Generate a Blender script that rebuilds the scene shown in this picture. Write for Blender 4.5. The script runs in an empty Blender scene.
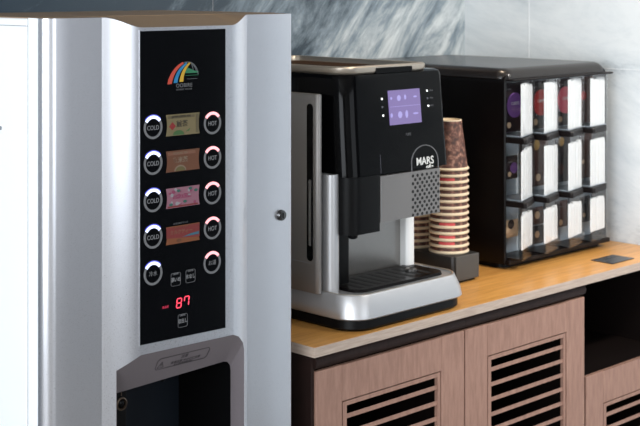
import bpy, bmesh, math, random
from mathutils import Vector, Matrix
random.seed(7)
S = bpy.context.scene
COL = S.collection
PI = math.pi
CAM = (-1.8756, -1.9183, 1.6)

# ------------------------------------------------------------------ materials
def mat(name, col, rough=0.5, metal=0.0, emit=None, estr=0.0, spec=0.5, coat=0.0, alpha=1.0, bump=None):
    m = bpy.data.materials.new(name); m.use_nodes = True
    b = m.node_tree.nodes['Principled BSDF']
    b.inputs['Base Color'].default_value = (*col, 1)
    b.inputs['Roughness'].default_value = rough
    b.inputs['Metallic'].default_value = metal
    b.inputs['Specular IOR Level'].default_value = spec
    b.inputs['Coat Weight'].default_value = coat
    b.inputs['Alpha'].default_value = alpha
    if emit:
        b.inputs['Emission Color'].default_value = (*emit, 1); b.inputs['Emission Strength'].default_value = estr
    nt = m.node_tree
    # a faint procedural unevenness of the surface
    n = nt.nodes.new('ShaderNodeTexNoise'); n.inputs['Scale'].default_value = 900 if bump is None else bump[0]
    tc = nt.nodes.new('ShaderNodeTexCoord'); nt.links.new(tc.outputs['Object'], n.inputs['Vector'])
    mr = nt.nodes.new('ShaderNodeMapRange'); mr.inputs['To Min'].default_value = max(0, rough-0.02); mr.inputs['To Max'].default_value = min(1, rough+0.02)
    nt.links.new(n.outputs['Fac'], mr.inputs['Value']); nt.links.new(mr.outputs['Result'], b.inputs['Roughness'])
    if bump:
        bp = nt.nodes.new('ShaderNodeBump'); bp.inputs['Strength'].default_value = bump[1]; bp.inputs['Distance'].default_value = 0.002
        nt.links.new(n.outputs['Fac'], bp.inputs['Height']); nt.links.new(bp.outputs['Normal'], b.inputs['Normal'])
    return m

def ramp(nt, stops):
    r = nt.nodes.new('ShaderNodeValToRGB'); e = r.color_ramp.elements
    while len(e) < len(stops): e.new(0.5)
    for i, (p, c) in enumerate(stops): e[i].position = p; e[i].color = (*c, 1)
    return r

def wood(name, c1, c2, scale, rough, stretch=(1, 12, 12), coat=0.0, spec=0.5, planks=None):
    m = mat(name, c1, rough, coat=coat, spec=spec); nt = m.node_tree; b = nt.nodes['Principled BSDF']
    tc = nt.nodes.new('ShaderNodeTexCoord'); mp = nt.nodes.new('ShaderNodeMapping'); mp.inputs['Scale'].default_value = stretch
    nt.links.new(tc.outputs['Object'], mp.inputs['Vector'])
    n = nt.nodes.new('ShaderNodeTexNoise'); n.inputs['Scale'].default_value = scale; n.inputs['Detail'].default_value = 6; n.inputs['Roughness'].default_value = 0.65
    nt.links.new(mp.outputs[0], n.inputs['Vector'])
    r = ramp(nt, [(0.3, c2), (0.7, c1)]); nt.links.new(n.outputs['Fac'], r.inputs[0])
    out = r.outputs[0]
    if planks:
        br = nt.nodes.new('ShaderNodeTexBrick')
        br.inputs['Color1'].default_value = (1, 1, 1, 1); br.inputs['Color2'].default_value = (.72, .70, .66, 1); br.inputs['Mortar'].default_value = (.6, .55, .5, 1)
        br.inputs['Scale'].default_value = 1; br.inputs['Mortar Size'].default_value = 0.0006; br.inputs['Brick Width'].default_value = planks[0]; br.inputs['Row Height'].default_value = planks[1]
        nt.links.new(tc.outputs['Object'], br.inputs['Vector'])
        mx = nt.nodes.new('ShaderNodeMix'); mx.data_type = 'RGBA'; mx.blend_type = 'MULTIPLY'; mx.inputs[0].default_value = 1
        nt.links.new(out, mx.inputs[6]); nt.links.new(br.outputs['Color'], mx.inputs[7]); out = mx.outputs[2]
    nt.links.new(out, b.inputs['Base Color'])
    return m

def marble(name, light, mid, dark, rot, scale, contrast, grad=None):
    """streaky stone: stretched, distorted noise; grad = (axis, from, to) makes the stone go from dark slabs to pale slabs"""
    m = mat(name, light, 0.28); nt = m.node_tree; b = nt.nodes['Principled BSDF']
    tc = nt.nodes.new('ShaderNodeTexCoord'); mp = nt.nodes.new('ShaderNodeMapping')
    mp.inputs['Rotation'].default_value = rot; mp.inputs['Scale'].default_value = (1, 1, 1)
    nt.links.new(tc.outputs['Object'], mp.inputs['Vector'])
    mp2 = nt.nodes.new('ShaderNodeMapping'); mp2.inputs['Scale'].default_value = scale
    nt.links.new(mp.outputs[0], mp2.inputs['Vector'])
    n = nt.nodes.new('ShaderNodeTexNoise'); n.inputs['Scale'].default_value = 1; n.inputs['Detail'].default_value = 8; n.inputs['Roughness'].default_value = 0.72; n.inputs['Distortion'].default_value = 0.45
    nt.links.new(mp2.outputs[0], n.inputs['Vector'])
    n2 = nt.nodes.new('ShaderNodeTexNoise'); n2.inputs['Scale'].default_value = 2.2; n2.inputs['Detail'].default_value = 4
    nt.links.new(mp.outputs[0], n2.inputs['Vector'])
    add = nt.nodes.new('ShaderNodeMath'); add.operation = 'MULTIPLY_ADD'; add.inputs[1].default_value = contrast; nt.links.new(n.outputs['Fac'], add.inputs[0])
    sub = nt.nodes.new('ShaderNodeMath'); sub.operation = 'MULTIPLY'; sub.inputs[1].default_value = 0.5; nt.links.new(n2.outputs['Fac'], sub.inputs[0])
    nt.links.new(sub.outputs[0], add.inputs[2])
    val = add.outputs[0]
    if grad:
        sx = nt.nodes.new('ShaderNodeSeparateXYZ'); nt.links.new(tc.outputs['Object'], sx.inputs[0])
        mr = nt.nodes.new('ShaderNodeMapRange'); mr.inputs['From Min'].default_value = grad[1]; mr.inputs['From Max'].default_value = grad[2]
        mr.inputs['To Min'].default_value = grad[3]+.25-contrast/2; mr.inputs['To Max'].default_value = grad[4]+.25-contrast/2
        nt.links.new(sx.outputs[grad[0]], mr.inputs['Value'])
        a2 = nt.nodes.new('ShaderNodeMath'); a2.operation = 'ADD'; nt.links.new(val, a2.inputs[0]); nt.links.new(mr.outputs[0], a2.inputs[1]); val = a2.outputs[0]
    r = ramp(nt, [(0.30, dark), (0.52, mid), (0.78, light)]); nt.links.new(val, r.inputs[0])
    nt.links.new(r.outputs[0], b.inputs['Base Color'])
    return m

def clear(name, tint, mixf=0.25, rough=0.08):
    m = bpy.data.materials.new(name); m.use_nodes = True; nt = m.node_tree; nt.nodes.clear()
    o = nt.nodes.new('ShaderNodeOutputMaterial'); t = nt.nodes.new('ShaderNodeBsdfTransparent'); t.inputs[0].default_value = (*tint, 1)
    g = nt.nodes.new('ShaderNodeBsdfGlossy'); g.inputs['Roughness'].default_value = rough; g.inputs['Color'].default_value = (1, 1, 1, 1)
    fr = nt.nodes.new('ShaderNodeLayerWeight'); fr.inputs[0].default_value = .12
    ad = nt.nodes.new('ShaderNodeMath'); ad.operation = 'ADD'; ad.inputs[1].default_value = mixf; ad.use_clamp = True
    mx = nt.nodes.new('ShaderNodeMixShader'); sc_ = nt.nodes.new('ShaderNodeMath'); sc_.operation = 'MULTIPLY'; sc_.inputs[1].default_value = .35; nt.links.new(fr.outputs['Facing'], sc_.inputs[0]); nt.links.new(sc_.outputs[0], ad.inputs[0]); nt.links.new(ad.outputs[0], mx.inputs[0])
    nt.links.new(t.outputs[0], mx.inputs[1]); nt.links.new(g.outputs[0], mx.inputs[2]); nt.links.new(mx.outputs[0], o.inputs[0])
    return m

def holes_metal(name, col): return mat(name, col, 0.38, 0.6)

MT = dict(
    silver=mat('silver_paint', (.60, .605, .64), 0.28, 0.84),
    silverside=mat('white_side', (.86, .88, .90), 0.45),
    seam=mat('seam_grey', (.25, .26, .28), 0.5),
    tan=mat('tan_top', (.30, .20, .12), 0.42),
    panel=mat('black_glass', (.002, .0023, .003), 0.14, spec=0.14),
    ringgrey=mat('ring_grey', (.13, .13, .135), 0.5),
    white_glow=mat('white_blue_glow', (.8, .85, 1), 0.5, emit=(.60, .66, 1), estr=1.15),
    blue_glow=mat('blue_glow', (.1, .1, .6), 0.5, emit=(.10, .12, .9), estr=.35),
    pink_glow=mat('pink_glow', (1, .6, .6), 0.5, emit=(1, .20, .24), estr=.95),
    red_glow=mat('red_led', (1, .1, .15), 0.5, emit=(1, .02, .06), estr=.95),
    reddim=mat('red_led_dim', (.3, .02, .05), 0.5, emit=(.5, .01, .04), estr=.5),
    print_grey=mat('print_grey', (.15, .15, .155), 0.6),
    print_dim=mat('print_dim', (.09, .09, .095), 0.6),
    frame=mat('mauve_frame', (.135, .117, .125), 0.45),
    framedark=mat('frame_print', (.055, .047, .052), 0.6),
    niche=mat('niche_back', (.008, .011, .016), 0.4, spec=.2),
    black=mat('black_plastic', (.0025, .0025, .0028), 0.38, spec=.12),
    gloss=mat('gloss_black', (.0015, .0015, .0018), 0.10, spec=0.09),
    bronze=mat('bronze', (.10, .07, .05), 0.35, 0.6),
    chrome=mat('dark_chrome', (.12, .12, .12), 0.18, 1.0),
    steel=mat('brushed_steel', (.26, .25, .24), 0.28, 0.9),
    base=mat('machine_silver', (.50, .50, .51), 0.42, 0.75),
    tank=mat('tank_silver', (.27, .255, .245), 0.40, 0.7),
    greyp=mat('grey_metal_panel', (.20, .19, .185), 0.42, 0.5),
    whitemet=mat('white_silver', (.80, .80, .79), 0.4, 0.2),
    hole=mat('hole_black', (.002, .002, .002), 0.7),
    lidsilver=mat('lid_silver', (.48, .42, .35), 0.36, 0.8),
    hopper=mat('smoked_brown', (.045, .024, .013), 0.7, spec=.02),
    drip=mat('drip_black', (.005, .004, .004), 0.34, spec=.08),
    screen=mat('screen_violet', (.02, .02, .02), 0.3, emit=(.215, .155, .40), estr=1.0),
    icon=mat('screen_icon', (.02, .02, .02), 0.3, emit=(.42, .37, .78), estr=1.0),
    led=mat('led_white', (.8, .8, .8), 0.4, emit=(1, 1, 1), estr=1.3),
    leddim=mat('led_dim', (.1, .1, .12), 0.4),
    letter=mat('letter_white', (.65, .65, .62), 0.5),
    rackblack=mat('rack_black', (.004, .003, .003), 0.30, spec=.18),
    racktop=mat('rack_top', (.012, .009, .008), 0.26),
    lip=mat('lip_brown', (.007, .005, .005), 0.4, spec=.15),
    binback=mat('bin_grey', (.46, .51, .55), 0.4),
    sachetwhite=mat('sachet_white', (.74, .74, .73), 0.5),
    foil=mat('foil', (.62, .60, .57), 0.3, 0.5),
    sdark=mat('sachet_dark', (.020, .014, .016), 0.45),
    sbrown=mat('sachet_brown', (.075, .030, .022), 0.45),
    purple=mat('dot_purple', (.20, .085, .30), 0.5),
    red=mat('dot_red', (.55, .03, .025), 0.5),
    pink=mat('dot_pink', (.75, .14, .19), 0.5),
    gold=mat('dot_gold', (.42, .25, .07), 0.5),
    cream=mat('cream', (.62, .44, .28), 0.6),
    cupboard=mat('cup_paper', (.74, .60, .42), 0.7),
    stand=mat('stand_black', (.020, .020, .020), 0.42),
    standfront=mat('stand_grey', (.055, .055, .053), 0.45),
    cupred=mat('cup_red', (.60, .07, .07), 0.6),
    plate=mat('plate_dark', (.05, .05, .055), 0.25, 0.5),
    dark=mat('cabinet_inside', (.006, .0035, .003), 0.7, spec=.1),
    clear=clear('clear_acrylic', (.975, .98, .985), 0.02),
    tape=mat('white_plastic', (.8, .8, .8), .4),
)
MT['counter'] = wood('honey_wood', (.74, .38, .105), (.50, .225, .05), 6, 0.34, (1.2, 14, 1), coat=0.15, planks=(.62, .085))
MT['edge'] = wood('edge_laminate', (.50, .40, .33), (.33, .25, .20), 8, 0.42, (2, 1, 30), coat=0.1)
MT['cab'] = wood('cabinet_wood', (.345, .200, .150), (.235, .128, .095), 9, 0.48, (9, 1, 1.6), spec=.4)
MT['moulding'] = wood('dark_rail_wood', (.022, .010, .008), (.012, .006, .005), 9, 0.55, (14, 1, 1), spec=.2)  # also gives the cabinet end panel its painted-in shade
def cupmat():
    m = mat('cup_brown', (.14, .05, .03), 0.6); nt = m.node_tree; b = nt.nodes['Principled BSDF']
    tc = nt.nodes.new('ShaderNodeTexCoord'); v = nt.nodes.new('ShaderNodeTexNoise'); v.inputs['Scale'].default_value = 95; v.inputs['Detail'].default_value = 3
    nt.links.new(tc.outputs['Object'], v.inputs['Vector'])
    r = ramp(nt, [(0.38, (.055, .022, .016)), (0.55, (.15, .060, .040)), (0.68, (.36, .19, .13))]); nt.links.new(v.outputs['Fac'], r.inputs[0]); nt.links.new(r.outputs[0], b.inputs['Base Color'])
    return m
MT['cup'] = cupmat()

# ------------------------------------------------------------------ helpers
def obj(name, bm, m, parent=None, smooth=None, loc=None):
    me = bpy.data.meshes.new(name)
    bmesh.ops.recalc_face_normals(bm, faces=bm.faces)
    bm.to_mesh(me); bm.free()
    ms = m if isinstance(m, (list, tuple)) else [m]
    for k in ms: me.materials.append(MT[k])
    if smooth is not None:
        for p in me.polygons: p.use_smooth = True
        me.set_sharp_from_angle(angle=math.radians(smooth))
    o = bpy.data.objects.new(name, me); COL.objects.link(o)
    if loc: o.location = loc
    if parent:
        o.parent = parent
        # parents sit at their base: children are modelled in world coordinates
        q = parent; off = Vector((0, 0, 0))
        while q: off += Vector(q.location); q = q.parent
        o.location = Vector(o.location) - off
    return o
def tag(o, label=None, cat=None, group=None, kind=None):
    for k, v in (('label', label), ('category', cat), ('group', group), ('kind', kind)):
        if v: o[k] = v
    return o
def empty(name, loc, label, cat, group=None):
    o = bpy.data.objects.new(name, None); COL.objects.link(o); o.location = loc; o.empty_display_size = .05
    return tag(o, label, cat, group)
def box(bm, x0, x1, y0, y1, z0, z1, bev=0, seg=2):
    r = bmesh.ops.create_cube(bm, size=1)
    vs = r['verts']
    for v in vs: v.co = Vector(((x0+x1)/2+v.co.x*(x1-x0), (y0+y1)/2+v.co.y*(y1-y0), (z0+z1)/2+v.co.z*(z1-z0)))
    if bev:
        es = list({e for v in vs for e in v.link_edges})
        bmesh.ops.bevel(bm, geom=es, offset=bev, segments=seg, affect='EDGES', profile=.5)
    return bm
def B(*a, **k): return box(bmesh.new(), *a, **k)
def loft(bm, rings, cap0=True, cap1=True):
    vr = [[bm.verts.new(p) for p in r] for r in rings]
    n = len(vr[0])
    for a, b in zip(vr, vr[1:]):
        for i in range(n):
            j = (i+1) % n; bm.faces.new((a[i], a[j], b[j], b[i]))
    if cap0: bm.faces.new(vr[0][::-1])
    if cap1: bm.faces.new(vr[-1])
    return vr
def rrect(x0, x1, y0, y1, r, n=6):
    """rounded rectangle, radii for (x0y0, x1y0, x1y1, x0y1)"""
    if not isinstance(r, (tuple, list)): r = (r,)*4
    out = []
    for (cx, cy, a, q) in ((x0+r[0], y0+r[0], PI, r[0]), (x1-r[1], y0+r[1], 1.5*PI, r[1]), (x1-r[2], y1-r[2], 0, r[2]), (x0+r[3], y1-r[3], .5*PI, r[3])):
        for i in range(n+1):
            t = a+i/n*PI/2; out.append((cx+q*math.cos(t), cy+q*math.sin(t)))
    return out
def column(bm, plan, z0, z1, bev=0):
    """vertical prism from a plan outline, with slightly rounded top and bottom edges"""
    c = Vector((sum(p[0] for p in plan)/len(plan), sum(p[1] for p in plan)/len(plan)))
    xs = [p[0] for p in plan]; ys = [p[1] for p in plan]; W = max(xs)-min(xs); D = max(ys)-min(ys)
    def ring(z, ins):
        return [(c.x+(p[0]-c.x)*(1-2*ins/W), c.y+(p[1]-c.y)*(1-2*ins/D), z) for p in plan]
    if bev:
        rs = [ring(z0, bev), ring(z0+bev*.3, bev*.3), ring(z0+bev, 0), ring(z1-bev, 0), ring(z1-bev*.3, bev*.3), ring(z1, bev)]
    else: rs = [ring(z0, 0), ring(z1, 0)]
    loft(bm, rs); return bm
def fprism(bm, pts, y0, y1):
    """prism of an outline in the x-z plane between y0 (front) and y1"""
    loft(bm, [[(x, y0, z) for x, z in pts], [(x, y1, z) for x, z in pts]]); return bm
def ringprism(bm, outer, inner, y0, y1, close=True):
    n = len(outer); A = [[bm.verts.new((x, y, z)) for x, z in o] for o, y in ((outer, y0), (inner, y0), (inner, y1), (outer, y1))]
    rng = range(n) if close else range(n-1)
    for i in rng:
        j = (i+1) % n
        for k in range(4):
            a, b = A[k], A[(k+1) % 4]; bm.faces.new((a[i], a[j], b[j], b[i]))
    if not close:
        bm.faces.new([A[k][0] for k in range(4)]); bm.faces.new([A[k][n-1] for k in range(3, -1, -1)])
    return bm
def arc(cx, cz, r, a0, a1, n): return [(cx+r*math.cos(math.radians(a0+(a1-a0)*i/n)), cz+r*math.sin(math.radians(a0+(a1-a0)*i/n))) for i in range(n+1)]
def circ(cx, cz, r, n=28): return [(cx+r*math.cos(2*PI*i/n), cz+r*math.sin(2*PI*i/n)) for i in range(n)]
def lathe(bm, prof, c=(0, 0, 0), n=32, axis='z'):
    rings = []
    for r, h in prof:
        if axis == 'z': rings.append([(c[0]+r*math.cos(2*PI*i/n), c[1]+r*math.sin(2*PI*i/n), c[2]+h) for i in range(n)])
        else: rings.append([(c[0]+r*math.cos(2*PI*i/n), c[1]+h, c[2]+r*math.sin(2*PI*i/n)) for i in range(n)])
    loft(bm, rings); return bm
def text(parent, s, x, y, z, size, m, shear=0.0, sx=1.0, off=0.0, name='lettering', rot=(PI/2, 0, 0), spacing=1.0):
    c = bpy.data.curves.new(name, 'FONT'); c.body = s; c.size = size; c.align_x = 'CENTER'; c.align_y = 'CENTER'; c.shear = shear; c.extrude = 0.0002; c.offset = off
    c.space_character = spacing
    o = bpy.data.objects.new('tmp', c); COL.objects.link(o)
    bpy.context.view_layer.update()
    dg = bpy.context.evaluated_depsgraph_get()
    me = bpy.data.meshes.new_from_object(o.evaluated_get(dg)); bpy.data.objects.remove(o)
    me.name = name; me.materials.clear(); me.materials.append(MT[m])
    t = bpy.data.objects.new(name, me); COL.objects.link(t)
    q = parent; o_ = Vector((0, 0, 0))
    while q: o_ += Vector(q.location); q = q.parent
    t.parent = parent; t.location = Vector((x, y, z))-o_; t.rotation_euler = rot; t.scale = (sx, 1, 1)
    return t
def boolean(o, cutters, op='DIFFERENCE'):
    for c in cutters:
        md = o.modifiers.new('b', 'BOOLEAN'); md.operation = op; md.object = c; md.solver = 'EXACT'
    bpy.context.view_layer.update()
    dg = bpy.context.evaluated_depsgraph_get()
    me = bpy.data.meshes.new_from_object(o.evaluated_get(dg))
    o.modifiers.clear(); o.data = me
    for c in cutters: bpy.data.objects.remove(c)
    for p in me.polygons: p.use_smooth = True
    me.set_sharp_from_angle(angle=math.radians(32))
def tree_copy(o, parent=None, loc=None):
    c = o.copy(); COL.objects.link(c); c.parent = parent
    if loc: c.location = loc
    for ch in list(o.children): tree_copy(ch, c)
    return c

# ------------------------------------------------------------------ the room
XL, XR, YB, YF, ZC = -3.6, 1.375, .75, -4.2, 2.7
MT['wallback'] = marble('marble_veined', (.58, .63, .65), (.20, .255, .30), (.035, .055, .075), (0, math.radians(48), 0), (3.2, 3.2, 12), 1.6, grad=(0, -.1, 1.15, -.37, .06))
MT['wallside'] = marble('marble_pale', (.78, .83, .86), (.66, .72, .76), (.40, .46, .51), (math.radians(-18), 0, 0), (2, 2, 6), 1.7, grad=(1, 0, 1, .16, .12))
MT['paint'] = mat('wall_paint', (.62, .61, .59), .8); MT['floor'] = mat('floor_stone', (.22, .20, .18), .35); MT['ceil'] = mat('ceiling_paint', (.62, .60, .57), .8)
MT['grout'] = mat('grout', (.80, .84, .87), .7)
def struct(name, bm, m, parent=None): return tag(obj(name, bm, m, parent), kind='structure')
struct('floor', B(XL, XR, YF, YB, -.05, 0), 'floor')
struct('ceiling', B(XL-.1, XR+.1, YF-.1, YB+.1, ZC, ZC+.05), 'ceil')
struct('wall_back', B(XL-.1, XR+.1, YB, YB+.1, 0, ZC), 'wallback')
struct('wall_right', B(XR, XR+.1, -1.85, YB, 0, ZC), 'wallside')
MT['dusk'] = mat('dark_panelling', (.055, .053, .058), .7)  # unseen wall stretch coloured dark so the dispenser's front reflects darkness
struct('wall_right_front', B(XR, XR+.1, YF, -1.85, 0, ZC), 'dusk')
wl = bmesh.new()
box(wl, XL-.1, XL, -.2, YB, 0, ZC); box(wl, XL-.1, XL, -3.2, -.2, 0, .6); box(wl, XL-.1, XL, -3.2, -.2, 2.5, ZC); box(wl, XL-.1, XL, YF, -3.2, 0, ZC)
struct('wall_left', wl, 'paint')
wf = bmesh.new()
box(wf, XL-.1, -.7, YF-.1, YF, 0, ZC); box(wf, 1.25, XR+.1, YF-.1, YF, 0, ZC); box(wf, -.7, 1.25, YF-.1, YF, 0, .5); box(wf, -.7, 1.25, YF-.1, YF, 2.5, ZC)
struct('wall_front', wf, 'paint')
f = bmesh.new()
for a in (-.7, -.05, .6, 1.2): box(f, a, a+.05, YF-.08, YF-.03, .5, 2.5)
box(f, -.7, 1.25, YF-.08, YF-.03, .5, .55); box(f, -.7, 1.25, YF-.08, YF-.03, 2.45, 2.5)
struct('window_2', f, 'paint')  # unseen window frame added to go with the front fill light
def window(n, x0, x1, y0, y1, z0, z1, k):
    f = bmesh.new()
    for a, b in ((y0, y0+.05), (y1-.05, y1)) + tuple((y0+(y1-y0)*i/k-.025, y0+(y1-y0)*i/k+.025) for i in range(1, k)): box(f, x0, x1, a, b, z0, z1)
    box(f, x0, x1, y0, y1, z0, z0+.05); box(f, x0, x1, y0, y1, z1-.05, z1)
    struct('window_%d' % n, f, 'paint')
window(1, XL-.08, XL-.03, -3.2, -.2, .6, 2.5, 3)
# the joints between the stone slabs
g = bmesh.new()
for x in (-.93, .36): box(g, x-.0012, x+.0012, YB-.0006, YB+.001, 0, ZC)
struct('trim_1', g, 'seam')
g = bmesh.new()
box(g, XR-.0006, XR+.001, .5035, .5058, .88, ZC); box(g, XR-.0006, XR+.001, -1.85, .5035, 1.363, 1.3655)
struct('trim_2', g, 'grout')

# ------------------------------------------------------------------ cabinets and worktop
TOP = .88
ct = empty('worktop', (0, 0, .86), 'long honey coloured wooden worktop with a pale edge over the louvred cabinets', 'countertop')
obj('board', B(-.005, XR-.001, .0015, YB-.001, .861, TOP), 'counter', ct)
obj('edge_band', B(-.0065, XR-.001, -.001, .0015, .8595, TOP-.0004, bev=.0006), 'edge', ct)
obj('side_band', B(-.0065, -.005, .0015, YB-.001, .8595, TOP-.0004), 'edge', ct)

def louvre_door(parent, x0, x1, z0, z1, wx0, wx1, wz1, wz0, y=.015, t=.012):
    fr = bmesh.new()
    box(fr, x0, wx0, y, y+t, z0, z1, .0012, 1); box(fr, wx1, x1, y, y+t, z0, z1, .0012, 1)
    box(fr, wx0, wx1, y+.0003, y+t, wz1, z1-.0008); box(fr, wx0, wx1, y+.0003, y+t, z0+.0008, wz0)
    d = obj('door', fr, 'cab', parent)
    mo = bmesh.new(); q = .009
    o_ = [(wx0+.003, wz0+.003), (wx1-.003, wz0+.003), (wx1-.003, wz1-.003), (wx0+.003, wz1-.003)]
    i_ = [(wx0+.003+q*1.3, wz0+.003+q), (wx1-.003-q, wz0+.003+q), (wx1-.003-q, wz1-.003-q), (wx0+.003+q*1.3, wz1-.003-q)]
    ringprism(mo, o_, i_, y+.0015, y+t-.002)
    obj('frame_bead', mo, 'cab', d)
    sl = bmesh.new(); z = wz1-.003-q-.0275
    while z > wz0+.01:
        a = [(y+.0035, z), (y+.0035, z+.0095), (y+t-.002, z+.0070), (y+t-.002, z-.0020)]
        loft(sl, [[(wx0+.012, p, q_) for p, q_ in a], [(wx1-.010, p, q_) for p, q_ in a]]); z -= .0345
    obj('louvre', sl, 'cab', d)
    return d
def cabinet(x0, x1, label, open_top=None):
    c = empty('cabinet', ((x0+x1)/2, .3, 0), label, 'cabinet', None)
    cb = bmesh.new(); y0, y1 = .0385, YB-.002; t = .009; z0, z1 = .08, .8585
    box(cb, x0, x0+t, y0, y1, z0, z1); box(cb, x1-t, x1, y0, y1, z0, z1); box(cb, x0+t, x1-t, y1-.01, y1, z0, z1)
    box(cb, x0+t, x1-t, y0, y1-.01, z0, z0+t); box(cb, x0+t, x1-t, y0, y1-.01, z1-t, z1)
    if open_top: box(cb, x0+t, x1-t, y0-.001, y1-.01, open_top-.018, open_top)
    obj('body', cb, 'dark', c)
    obj('plinth', B(x0+.002, x1-.002, .07, .09, 0, .08), 'dark', c)
    return c
c1 = cabinet(.012, .4805, 'louvred wooden cabinet with closed door, nearest the silver dispenser, below coffee machine')
louvre_door(c1, .0135, .4785, .09, .8245, .088, .400, .7505, .20)
obj('end_panel', B(.004, .0118, .020, YB-.002, 0, .858), 'moulding', c1)  # dispenser's shadow on this side put into the dark colour
c2 = cabinet(.4815, .950, 'louvred wooden cabinet with closed door in middle, left of the open black compartment')
louvre_door(c2, .4825, .9465, .09, .8245, .562, .871, .7515, .20)
c3 = cabinet(.951, 1.373, 'wooden cabinet with an open black compartment above a low louvred door, right end', open_top=.618)
louvre_door(c3, .954, 1.371, .09, .6235, 1.030, 1.300, .5425, .18)
for c, a, b in ((c1, .012, .4805), (c2, .4815, .950)):
    m_ = bmesh.new(); pr = [(.022, .8275), (.014, .834), (.012, .843), (.016, .853), (.022, .8585), (.038, .8585), (.038, .8275)]
    loft(m_, [[(a, p, q) for p, q in pr], [(b, p, q) for p, q in pr]])
    obj('rail_moulding', m_, 'moulding', c, 40)

# ------------------------------------------------------------------ drink dispenser (silver, foreground)
VX0, VX1 = -.630, -.0650
vm = empty('drink_dispenser', ((VX0+VX1)/2, .2, 0), 'tall silver hot and cold drink dispenser with black button panel in the foreground', 'drinks machine')
BUL = -.016
def smooth(t): t = max(0, min(1, t)); return t*t*(3-2*t)
def front(x):
    """(y, top z) of the door face at x"""
    g = None
    if x < -.516: f = 0
    elif x < -.440: t = (x+.516)/.076; f = smooth(t); g = 1-(1-t)**2
    elif x < -.236: f = 1
    elif x < -.184: t = (x+.236)/.052; f = 1-smooth(t); g = 1-t*t
    else: f = 0
    return BUL*(f if g is None else g), 1.5440-.0185*f
prof = []
R_ = .022
for i in range(9): t = PI+i/8*PI/2; prof.append((VX0+R_+R_*math.cos(t), R_+R_*math.sin(t), 1.544))
for x in (-.58, -.5165): prof.append((x, 0, 1.544))
for i in range(1, 15): x = -.516+.076*i/14; y, z = front(x); prof.append((x, y, z))
for i in range(1, 7): x = -.440+.204*i/6; prof.append((x, BUL, 1.5255))
for i in range(1, 13): x = -.236+.052*i/12; y, z = front(x); prof.append((x, y, z))
prof += [(-.1835, 0, 1.544), (-.14, 0, 1.544)]
r2 = .008
for i in range(6): t = 1.5*PI+i/5*PI/2; prof.append((VX1-r2+r2*math.cos(t), r2+r2*math.sin(t), 1.544))
DB = .052     # back of the door
bm = bmesh.new()
ft = [bm.verts.new((x, y, z)) for x, y, z in prof]; fb = [bm.verts.new((x, y, .04)) for x, y, z in prof]
bt = [bm.verts.new((max(VX0, min(VX1, x)), DB, 1.5445)) for x, y, z in prof]; bb = [bm.verts.new((max(VX0, min(VX1, x)), DB, .04)) for x, y, z in prof]
n = len(prof)
for i in range(n-1):
    bm.faces.new((ft[i], fb[i], fb[i+1], ft[i+1])); f = bm.faces.new((ft[i], ft[i+1], bt[i+1], bt[i])); f.material_index = 1
    bm.faces.new((bt[i], bt[i+1], bb[i+1], bb[i])); bm.faces.new((fb[i], bb[i], bb[i+1], fb[i+1]))
bm.faces.new((ft[0], bt[0], bb[0], fb[0])).material_index = 2; bm.faces.new((ft[-1], fb[-1], bb[-1], bt[-1]))
door = obj('front_door', bm, ['silver', 'tan', 'silverside'], vm)
# opening of the dispensing niche
outer = [(-.4925, .55), (-.4925, .9335), (-.4450, .9530), (-.2320, .9500), (-.2180, .9440), (-.2040, .9290), (-.2000, .915), (-.2000, .55)]
cut = obj('cut', fprism(bmesh.new(), outer, -.1, .2), 'silver')
boolean(door, [cut]); door.data.set_sharp_from_angle(angle=math.radians(14))
door['label'] = 'silver door with a shallow bulge down its middle'
# cabinet behind the door
bm = B(VX0+.0005, VX1-.0005, DB+.0045, .42, .04, 1.5435, .002, 1)
body = obj('body', bm, ['silverside'], vm)
cut = obj('cut', B(-.4915, -.188, .03, .30, .54, .96), 'niche'); boolean(body, [cut])
obj('top_plate', B(VX0+.0005, VX1-.0005, DB, .42, 1.5438, 1.5452), 'tan', vm)
obj('door_gap', B(VX0+.0015, VX1-.0015, DB+.0002, DB+.0044, .05, .53), 'seam', vm)
obj('door_gap', B(VX0+.0015, VX1-.0015, DB+.0002, DB+.0044, .97, 1.5435), 'seam', vm)
obj('door_gap', B(VX0+.0015, -.4925, DB+.0002, DB+.0044, .5302, .9698), 'seam', vm)
obj('side_seam', B(VX0+.0001, VX0+.0008, DB+.003, .4195, 1.530, 1.5312), 'seam', vm)
bm = lathe(bmesh.new(), [(.0035, 0), (.0035, .003)], n=12, axis='y'); 
bm.transform(Matrix.Rotation(-PI/2, 4, 'Z')); bm.transform(Matrix.Translation((VX0-.0015, .139, 1.352)))
obj('side_screw', bm, 'seam', vm, 40)
for fx in (VX0+.05, VX1-.05):
    for fy in (.06, .36): obj('foot', lathe(bmesh.new(), [(.022, 0), (.022, .012), (.012, .016), (.012, .041)], (fx, fy, 0), 16), 'black', vm, 40)
# niche frame (sloping inward) and liner
inner = [(-.4860, .55), (-.4860, .8690), (-.4720, .8835), (-.2230, .8910), (-.2130, .8885), (-.2060, .8810), (-.2040, .870), (-.2040, .55)]
bm = bmesh.new(); FY = .022
A = [bm.verts.new((x, front(x)[0]-.0015, z)) for x, z in outer]; I = [bm.verts.new((x, FY, z)) for x, z in inner]
A2 = [bm.verts.new((x, .0245, z)) for x, z in outer]; I2 = [bm.verts.new((x, .0245, z)) for x, z in inner]
for i in range(7):
    bm.faces.new((A[i], A[i+1], I[i+1], I[i])); bm.faces.new((I[i], I[i+1], I2[i+1], I2[i])); bm.faces.new((A[i+1], A[i], A2[i], A2[i+1])); bm.faces.new((A2[i], I2[i], I2[i+1], A2[i+1]))
bm.faces.new((A[0], I[0], I2[0], A2[0])); bm.faces.new((A[-1], A2[-1], I2[-1], I[-1]))
nf = obj('niche_frame', bm, 'frame', vm, 25)
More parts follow.
